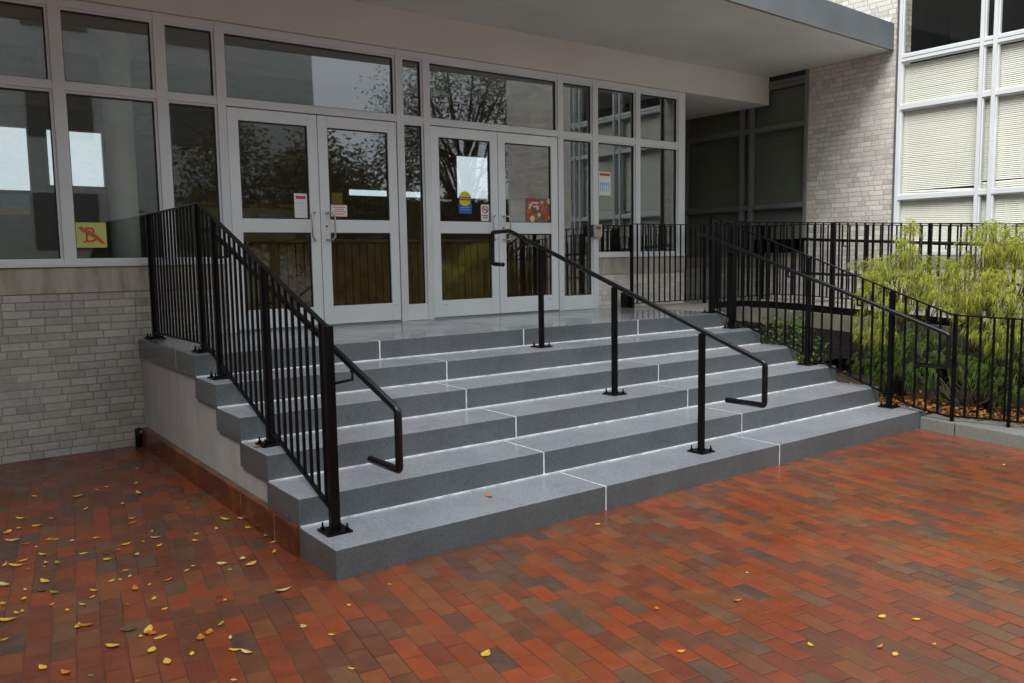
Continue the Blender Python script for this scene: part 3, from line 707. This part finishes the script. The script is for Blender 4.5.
# ------------------------------------------------------------------ right wing
wb = thing('wing_building', 'pale grey brick wing with tall blind covered windows on the right', 'building', (XW, 1, 0))
H = 8.5
b = MB(); b.box(XW, XW+.3, 2.10, 3.45, -.1, H); b.box(XW, XW+.3, -2.5, -.40, -.1, H); b.box(XW, XW+.3, -.40, 2.10, -.1, 1.45)
b.box(XW, XW+.3, 3.45, 6.4, -.1, 1.45); b.box(XW, XW+.3, 5.85, 6.5, 1.45, H); b.box(XW+.3, XW+9, -2.5, -2.2, -.1, H)
b.box(XW, XW+.3, -.40, 5.85, 7.9, H)
b.build('brick_wall', 'wingbrick', wb)
for ya_, yb_ in ((-.398, 2.098), (3.452, 5.848)): MB().box(XW-.012, XW+.28, ya_, yb_, 1.451, 1.62).build('stone_band', 'stone', wb, bevel=.003)
b = MB(); b.box(XW+.3, XW+9, -2.2, 6.5, H-.3, H-.05); b.box(XW+4, XW+4.2, -2.2, 6.5, 0, H-.3); b.box(XW+.3, XW+4, 3.40, 3.46, 0, H-.3); b.box(XW+.3, XW+4, 6.45, 6.6, 0, H-.3); b.box(XW+.12, XW+4, 3.46, 6.45, 4.28, 4.40); b.build('inner_structure', 'winginside', wb)
def wing_window(ya, yb, panes, mulls, alu='alu'):
    """ya<yb; frame posts, rails at the measured heights"""
    f = MB(); X0 = XW-.02
    posts = [(ya, ya+.05), (yb-.05, yb)]+mulls
    for a, c in posts: f.box(X0-.012, X0+.10, a, c, 1.622, 7.88)
    ps = sorted(posts)
    for (a0, a1), (b0, b1) in zip(ps[:-1], ps[1:]):
        for z0, z1 in ((1.622, 1.67), (2.365, 2.425), (3.555, 3.615), (4.175, 4.215), (4.225, 4.265), (6.1, 6.16), (7.82, 7.88)):
            f.box(X0, X0+.09, a1, b0, z0, z1)
        f.box(X0+.02, X0+.09, a1, b0, 4.216, 4.224)
    fo = f.build('window_frame', alu, wb, bevel=.003)
    for (a0, a1), (b0, b1) in zip(ps[:-1], ps[1:]):
        if b0-a1 < .01: continue
        for z0, z1 in ((1.67, 2.365), (2.425, 3.555), (3.615, 4.175), (4.265, 6.1), (6.16, 7.82)):
            w_ = MB(); t = .014; x = XW+.0
            w_.box(x, x+.05, a1, a1+t, z0, z1); w_.box(x, x+.05, b0-t, b0, z0, z1); w_.box(x, x+.05, a1+t, b0-t, z1-t, z1); w_.box(x, x+.05, a1+t, b0-t, z0, z0+t)
            wo = w_.build('window', alu, wb)
            MB().box(x+.022, x+.028, a1+t-.003, b0-t+.003, z0+t-.003, z1-t+.003).build('glass_pane', 'wingglass', wo)
def blind(ya, yb, z0, z1, mat, gaps=(), pitch=.024):
    """closed slats; gaps = list of (z, dz at ya, dz at yb) wedge openings"""
    b = MB(); z = z1; x = XW+.085
    while z > z0:
        sh0 = sum(g_[1] for g_ in gaps if z < g_[0]); sh1 = sum(g_[2] for g_ in gaps if z < g_[0])
        za, zb = z-sh0, z-sh1
        j = rnd.uniform(-.0012, .0012)
        b.poly([(x+.010, ya, za+j), (x+.010, yb, zb+j), (x-.004, yb, zb-pitch*1.02+j), (x-.004, ya, za-pitch*1.02+j)])
        z -= pitch
    o = b.build('blind', mat, wb, fixn=False); return o
wing_window(-.40, 2.10, 0, [(1.005, 1.05), (.85, .895), (-.115, -.07), (-.27, -.225)])
blind(1.03, 2.06, 1.66, 4.15, 'blind', [(2.93, .0, 0), (2.50, .035, 0.0)]); blind(.88, 1.02, 1.66, 4.15, 'blind', [(2.55, .02, .02)]); blind(-.13, .87, 1.66, 4.15, 'blind', [(2.56, .0, .018)]); blind(-.37, -.15, 1.66, 4.15, 'blind')
wing_window(3.45, 5.85, 0, [(4.44, 4.49), (4.62, 4.67)], 'dimalu')
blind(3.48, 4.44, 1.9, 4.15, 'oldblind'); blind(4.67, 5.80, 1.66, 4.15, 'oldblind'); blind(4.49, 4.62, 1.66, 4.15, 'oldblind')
MB().box(XW-.06, XW-.0, 2.085, 2.10, 1.46, 7.9).build('expansion_joint', 'dark', wb)

# ------------------------------------------------------------------ foliage
def ribbons(mb, origin, direc, n, ln, w, droop, spread, r_):
    for k in range(n):
        d = (direc+Vector((r_.gauss(0, spread), r_.gauss(0, spread), r_.gauss(0, spread*.7)))).normalized()
        p = origin.copy(); L_ = ln*r_.uniform(.6, 1.25); seg = 4
        side = d.cross(Vector((r_.uniform(-1, 1), r_.uniform(-1, 1), r_.uniform(-.3, 1)))).normalized()
        i = len(mb.v)
        for q in range(seg+1):
            ww = w*(1-.75*q/seg)
            mb.v += [tuple(p-side*ww/2), tuple(p+side*ww/2)]
            d = (d+Vector((0, 0, -droop))).normalized(); p = p+d*(L_/seg)
        for q in range(seg): a = i+2*q; mb.f.append((a, a+1, a+3, a+2))
def thread_shrub(label, base, clumps, mat, seed, dens=1.0, ln=.105):
    r_ = random.Random(seed); root = thing('threadleaf_shrub', label, 'shrub', base, 'feathery shrubs in the planting bed')
    mb = MB(); stems = MB(); bv = Vector(base)
    for (c, rad, n) in clumps:
        c = Vector(c); n = int(n*dens)
        for _ in range(n):
            u = Vector((r_.gauss(0, 1), r_.gauss(0, 1), r_.gauss(0, 1))).normalized()
            lump = 1+.35*mnoise.noise(u*2.3+Vector((seed, 0, 0)))+.16*mnoise.noise(u*6)
            rr = r_.random()**.35*lump
            p = c+Vector((u.x*rad[0], u.y*rad[1], u.z*rad[2]))*rr
            if p.z < bv.z+.03: continue
            if mnoise.noise(p*4.2+Vector((0, seed, 0))) < -.12: continue
            dd = (Vector((u.x, u.y, u.z*.6+.28))).normalized()
            ribbons(mb, p, dd, 11, ln, .0048, .60, .60, r_)
        for _ in range(7):
            u = Vector((r_.uniform(-1, 1), r_.uniform(-1, 1), r_.uniform(-.2, .8)))
            e = c+Vector((u.x*rad[0], u.y*rad[1], u.z*rad[2]))*.75; b0 = bv+Vector((r_.gauss(0, .05), r_.gauss(0, .05), 0)); pts_ = [b0]
            for q in (.2, .4, .6, .8, 1): pts_.append(b0.lerp(e, q)+Vector((r_.gauss(0, .035), r_.gauss(0, .035), .16*q*(1-q))))
            stems.tube([tuple(q) for q in pts_], .011, 6, taper=[1, .85, .7, .5, .35, .2])
    mb.build('foliage', mat, root, fixn=False); stems.build('stem', 'bark', root, smooth=True)
    return root
thread_shrub('golden feathery shrub with a thin tall leader above the stair railing', (6.85, .75, .1),
    [((6.88, .95, 1.50), (.30, .32, .16), 420), ((6.88, .62, 1.74), (.14, .12, .24), 240), ((6.8, .75, 1.22), (.34, .42, .30), 800), ((6.78, .85, .85), (.26, .30, .26), 330), ((6.85, .30, 1.45), (.26, .24, .16), 300)], 'gold', 3)
thread_shrub('large golden feathery shrub at the right edge above the kerb fence', (6.85, -.2, .1),
    [((6.88, -.18, 1.74), (.22, .24, .22), 520), ((6.9, -.52, 1.72), (.24, .22, .20), 420), ((6.8, .0, 1.30), (.36, .42, .32), 1000), ((6.75, -.5, 1.15), (.40, .5, .46), 1300), ((6.8, -1.1, 1.15), (.42, .5, .52), 800)], 'gold', 8)
thread_shrub('darker green feathery growth low down behind the kerb fence', (6.62, -.2, .1),
    [((6.65, .35, .60), (.28, .6, .36), 620), ((6.65, -.55, .60), (.28, .6, .36), 620), ((6.7, .85, .45), (.22, .3, .22), 140)], 'green', 15)
def leaf_tris(mb, p, n, r_, s):
    for _ in range(n):
        c = p+Vector((r_.gauss(0, .05), r_.gauss(0, .05), r_.gauss(0, .05)))
        a = Vector((r_.gauss(0, 1), r_.gauss(0, 1), r_.gauss(0, 1))).normalized(); b_ = a.cross(Vector((r_.gauss(0, 1), r_.gauss(0, 1), r_.gauss(0, 1)))).normalized()
        mb.poly([c-a*s, c-b_*s*.45+a*.1*s, c+a*s, c+b_*s*.45+a*.1*s])
root = thing('leafy_shrub', 'small light green leafy shrub under the ramp edge beside the steps', 'shrub', (6.75, 2.05, .1))
r_ = random.Random(5); mb = MB(); sm = MB()
for _ in range(110):
    p = Vector((6.78+r_.gauss(0, .18), 2.05+r_.gauss(0, .22), .35+r_.random()*.55)); leaf_tris(mb, p, 5, r_, .028)
for _ in range(9):
    sm.tube([(6.75, 2.05, .08), (6.75+r_.uniform(-.2, .2), 2.05+r_.uniform(-.2, .2), .45), (6.78+r_.uniform(-.3, .3), 2.05+r_.uniform(-.3, .3), .85)], .008, 5)
mb.build('foliage', 'lgreen', root, fixn=False); sm.build('stem', 'bark', root)

def tree(label, base, h, cr_, seed, mat='autumn', ls=.07, low=.66, m=1):
    r_ = random.Random(seed); root = thing('broadleaf_tree', label, 'tree', base, 'trees across the courtyard')
    bv = Vector(base); tr = MB(); tr.tube([tuple(bv), tuple(bv+Vector((.1, 0, h*.3))), tuple(bv+Vector((0, .1, h*.6)))], .20, 12, taper=[1, .7, .4])
    mb = MB(); cc = bv+Vector((0, 0, h*low))
    for k in range(int(16*m)):
        a = r_.uniform(0, 6.28); e = cc+Vector((math.cos(a)*cr_*r_.uniform(.4, .8), math.sin(a)*cr_*r_.uniform(.4, .8), r_.uniform(-.22, .3)*h))
        s0 = bv+Vector((0, 0, h*r_.uniform(.25, .55))); tr.tube([tuple(s0), tuple(s0.lerp(e, .5)+Vector((0, 0, .2))), tuple(e)], .07, 6, taper=[1, .6, .2])
        for _ in range(40):
            p = e+Vector((r_.gauss(0, .42), r_.gauss(0, .42), r_.gauss(0, .38)))*cr_*.42
            for _ in range(13):
                c = p+Vector((r_.gauss(0, .28), r_.gauss(0, .28), r_.gauss(0, .22)))
                a_ = Vector((r_.gauss(0, 1), r_.gauss(0, 1), r_.gauss(0, .5))).normalized(); b_ = a_.cross(Vector((r_.gauss(0, 1), r_.gauss(0, 1), r_.gauss(0, 1)))).normalized(); s_ = ls
                mb.poly([c-a_*s_, c-b_*s_*.5, c+a_*s_, c+b_*s_*.5])
    mb.build('crown', mat, root, fixn=False); tr.build('trunk', 'bark', root, smooth=True)
tree('autumn tree across the courtyard reflected in the glass over the doors', (16.0, -14.5, 0), 10.5, 3.3, 1, 'autumn', .055, .66, 2)
tree('second autumn tree beyond the wing reflected at the right of the transom', (20.2, -13.0, 0), 10.0, 3.4, 2, 'autumn', .055, .66, 2)
tree('bushy courtyard tree reflected low in the third door', (8.2, -14.2, 0), 6.6, 2.7, 24, 'autumn', .09, .52, 1.6)
tree('bushy courtyard tree reflected low in the narrow side light', (11.2, -13.6, 0), 6.2, 2.4, 34, 'autumn', .09, .52, 1.6)
# added brick block out of view, keeps the sun off the left side
lw = thing('left_shade_block', 'added grey brick block out of view that shades the left side', 'building', (-9, -2, 0))
MB().box(-13, -6.6, -9, 9, -.1, 10.4).build('wall', 'brick', lw)
MB().box(-13.1, -6.5, -9.1, 9.1, 10.401, 10.7).build('roof_edge', 'fascia', lw)
for k in range(4):
    for z in (1.6, 4.9): MB().box(-6.62, -6.56, -8+k*3.1, -5.8+k*3.1, z, z+2.1).build('window', 'dark', lw)
hg = thing('courtyard_hedge', 'tall dark clipped hedge across the courtyard seen only as a reflection', 'hedge', (24, -21, 0))
r_ = random.Random(77); mb = MB()
for _ in range(9000):
    x = r_.uniform(12.6, 38); leaf_tris(mb, Vector((x, -21+r_.uniform(-.7, .9), r_.uniform(.1, 4.6+.4*math.sin(x)))), 1, r_, .17)
mb.build('foliage', 'autumn', hg, fixn=False); MB().box(12.6, 38, -21.3, -21, 0, 4.3).build('inner_branches', 'bark', hg)
# opposite building
ob = thing('opposite_building', 'long dark grey brick building across the courtyard seen only as a reflection', 'building', (-5, -20.5, 0))
MB().box(-34, 12.4, -26, -20, -.1, 13).build('wall', 'farbrick', ob)
for k in range(9):
    for z in (2.2, 6.0, 9.6):
        MB().box(-30+k*4.6, -28+k*4.6, -19.99, -19.93, z, z+1.9).build('window', 'dark', ob)
MB().box(-34.2, 12.6, -26.2, -19.8, 13.001, 13.3).build('roof_edge', 'stone', ob)

# ------------------------------------------------------------------ fallen leaves
def leaf_mesh(name, ln, wd, curl, seed):
    r_ = random.Random(seed); bm = bmesh.new(); n = 7; rows = []
    for i in range(n):
        t = i/(n-1); w_ = wd*math.sin(math.pi*min(1, t*1.02+.02))**.8*(1-.25*t); x = (t-.5)*ln
        zc = curl*(t-.5)**2*4*.006+.0015
        rows.append([bm.verts.new((x, s_*w_/2, zc+abs(s_)*curl*.003+(r_.random()*.002))) for s_ in (-1, 0, 1)])
    for a, b_ in zip(rows[:-1], rows[1:]):
        for j in (0, 1): bm.faces.new((a[j], b_[j], b_[j+1], a[j+1]))
    m_ = [bm.verts.new((-ln*.5-.02, y_, .003)) for y_ in (-.0008, .0008)]
    bm.faces.new((m_[0], rows[0][1], m_[1]))
    me = bpy.data.meshes.new(name); bm.to_mesh(me); bm.free()
    for p in me.polygons: p.use_smooth = True
    return me
kinds = [('leafy', 'yellow'), ('leafp', 'pale yellow'), ('leafo', 'orange'), ('leafg', 'greenish yellow'), ('leafb', 'brown')]
meshes = {}
for mk, lab in kinds:
    for v_ in range(3):
        me = leaf_mesh('fallen_leaf', .070+.014*v_, .042+.010*(v_ % 2), .5+.5*v_, v_*7+len(mk)); me.materials.append(MT[mk]); meshes[(mk, v_)] = me
C0 = Vector((-1.758, -3.964, 1.6855))
def at(u, v, z=0):
    r = fw+rt2*(u-512)/831.38-up2*(v-341.5)/831.38; s_ = (z-C0.z)/r.z; return C0+r*s_
Lz = [(55,240),(20,278),(52,266),(100,260),(70,310),(97,318),(130,297),(150,297),(195,300),(140,240),(75,240),(33,300),(115,338),(60,355),(45,368),(75,376),(12,367),(120,370),(125,360),(155,360),(225,335),(290,350),(287,335),(370,337),(388,302),(410,275),(420,292),(430,313),(260,292),(290,155),(262,162),(330,200),(355,240),(357,252),(505,213),(528,300),(530,282),(610,243),(655,240),(670,265),(585,268),(600,362),(655,348),(677,364),(620,378),(722,285),(740,330),(735,305),(425,382),(403,418),(365,430),(452,407),(340,380),(350,396),(325,405),(300,410),(415,457),(248,453),(222,473),(255,435),(145,440),(113,435),(120,410),(68,432),(140,473),(65,457),(12,420),(8,470),(45,495),(60,490),(20,515),(12,567),(182,487),(210,532),(232,530),(345,472),(345,542),(380,558),(400,545),(410,550),(432,562),(409,597),(452,628),(303,585),(115,643),(177,657),(247,664),(372,678),(445,484),(596,526),(541,562),(565,548),(622,562),(518,606),(635,596),(665,602),(632,676),(607,460),(593,450),(503,380),(522,368),(765,435),(820,533),(120,125),(210,180),(365,145),(375,172),(370,105),(248,85),(95,180),(230,215),(340,310),(320,325)]
lf = [(x/2.7, 430+y/2.7, 0, 'on the wet brick paving left of the stairs') for x, y in Lz]
lf += [(300+x/3.012, 480+y/3.012, 0, 'on the brick paving in front of the lowest step') for x, y in [(270,315),(148,378),(97,468),(155,570),(560,525),(10,440),(895,135)]]
lf += [(640+x/2.667, 440+y/2.667, 0, 'on the brick paving at the lower right') for x, y in [(735,480),(785,545),(645,473),(640,553),(680,573),(285,355),(45,450),(260,430),(110,565),(455,548),(970,68)]]
lr_ = random.Random(12)
for i, (u, v, z, wh) in enumerate(lf):
    p = at(u, v, 0)
    mk, lab = lr_.choices(kinds, [54, 26, 13, 3, 4])[0]
    sc_ = lr_.choice([.33, .42, .5, .58, .66, .75, .9]) if i < len(Lz) else lr_.uniform(.35, .6)
    if (u, v) == (300+560/3.012, 480+525/3.012): mk, lab, sc_ = 'leafy', 'yellow', .9
    o = bpy.data.objects.new('fallen_leaf', meshes[(mk, lr_.randrange(3))]); COL.objects.link(o)
    o.location = (p.x, p.y, .0015); o.scale = (sc_, sc_*lr_.uniform(.8, 1.2), sc_); o.rotation_euler = (lr_.uniform(-.06, .06), lr_.uniform(-.06, .06), lr_.uniform(0, 6.28))
    tag(o, f'small {lab} fallen leaf lying {wh}', 'leaf', 'fallen leaves scattered on the paving')
for (u, v, z, lab, mk) in ((300+570/3.012, 480+50/3.012, SR, 'tiny orange leaf lying on the lowest granite step', 'leafo'), (170, 337.0, LZ, 'orange leaf lying on the landing beside the left railing', 'leafo'), (258, 447, 3*SR, 'orange leaf against the left railing base plate on the third step', 'leafo')):
    p = at(u, v, z); o = bpy.data.objects.new('fallen_leaf', meshes[(mk, 1)]); COL.objects.link(o); o.location = (p.x, p.y, z+.002); o.scale = (.8, .8, .8); o.rotation_euler = (0, 0, lr_.uniform(0, 6))
    tag(o, lab, 'leaf')
# leaf litter in the bed
ll = MB()
for _ in range(2600):
    x = 6.12+abs(lr_.gauss(0, .5)); y = lr_.uniform(-3, 2.3)
    if x > 8.6: continue
    p = Vector((x, y, bedz(x, y)+.03+lr_.random()*.02)) if x > 6.26 or y > 0 else Vector((x, y, .135+lr_.random()*.01))
    a = Vector((lr_.gauss(0, 1), lr_.gauss(0, 1), lr_.gauss(0, .35))).normalized(); b_ = a.cross(Vector((lr_.gauss(0, .3), lr_.gauss(0, .3), 1))).normalized(); s_ = lr_.uniform(.014, .03)
    ll.poly([p-a*s_, p-b_*s_*.55, p+a*s_, p+b_*s_*.55])
o = ll.build('leaf_litter', mat_foliage('leaf_litter', [(.15, (.12, .05, .02)), (.4, (.42, .13, .02)), (.6, (.55, .26, .04)), (.85, (.30, .12, .04))], .1), fixn=False)
o['kind'] = 'stuff'; o['label'] = 'orange and brown fallen leaves covering the planting bed'; o['category'] = 'leaf litter'

# ------------------------------------------------------------------ light
wld = bpy.data.worlds.new('World'); scene.world = wld; wld.use_nodes = True; t = wld.node_tree
bg = t.nodes['Background']
sky = N(t, 'ShaderNodeTexSky', sky_type='NISHITA'); sky.sun_disc = False; sky.sun_elevation = R(48.7); sky.sun_rotation = math.atan2(-.60, -.27); sky.dust_density = 3; sky.air_density = 1.0
hs = N(t, 'ShaderNodeHueSaturation'); hs.inputs['Saturation'].default_value = .22; L(t, sky.outputs[0], hs.inputs['Color'])
tc = N(t, 'ShaderNodeTexCoord')
cl_ = N(t, 'ShaderNodeTexNoise'); cl_.inputs['Scale'].default_value = 2.2; cl_.inputs['Detail'].default_value = 6; L(t, tc.outputs['Generated'], cl_.inputs['Vector'])
cc_ = ramp(t, cl_.outputs['Fac'], [(.3, (10.5, 11.2, 12.2)), (.7, (14.5, 15.2, 16.2))])
mx = mixc(t, .75, hs.outputs[0], cc_); L(t, mx, bg.inputs['Color']); bg.inputs['Strength'].default_value = .11
sun = bpy.data.lights.new('sun', 'SUN'); sun.energy = 2.9; sun.angle = R(38); sun.color = (1, .975, .95)
so = bpy.data.objects.new('sun', sun); COL.objects.link(so)
# direction towards sun: azimuth matching sky rotation
sd = Vector((-.60, -.27, .75)).normalized()
so.rotation_euler = sd.to_track_quat('Z', 'Y').to_euler(); so.location = sd*30
vs = scene.view_settings; vs.view_transform = 'Standard'; vs.look = 'None'; vs.gamma = 1; vs.exposure = 0.30
scene.render.engine = 'CYCLES'; scene.cycles.max_bounces = 8; scene.cycles.transparent_max_bounces = 16
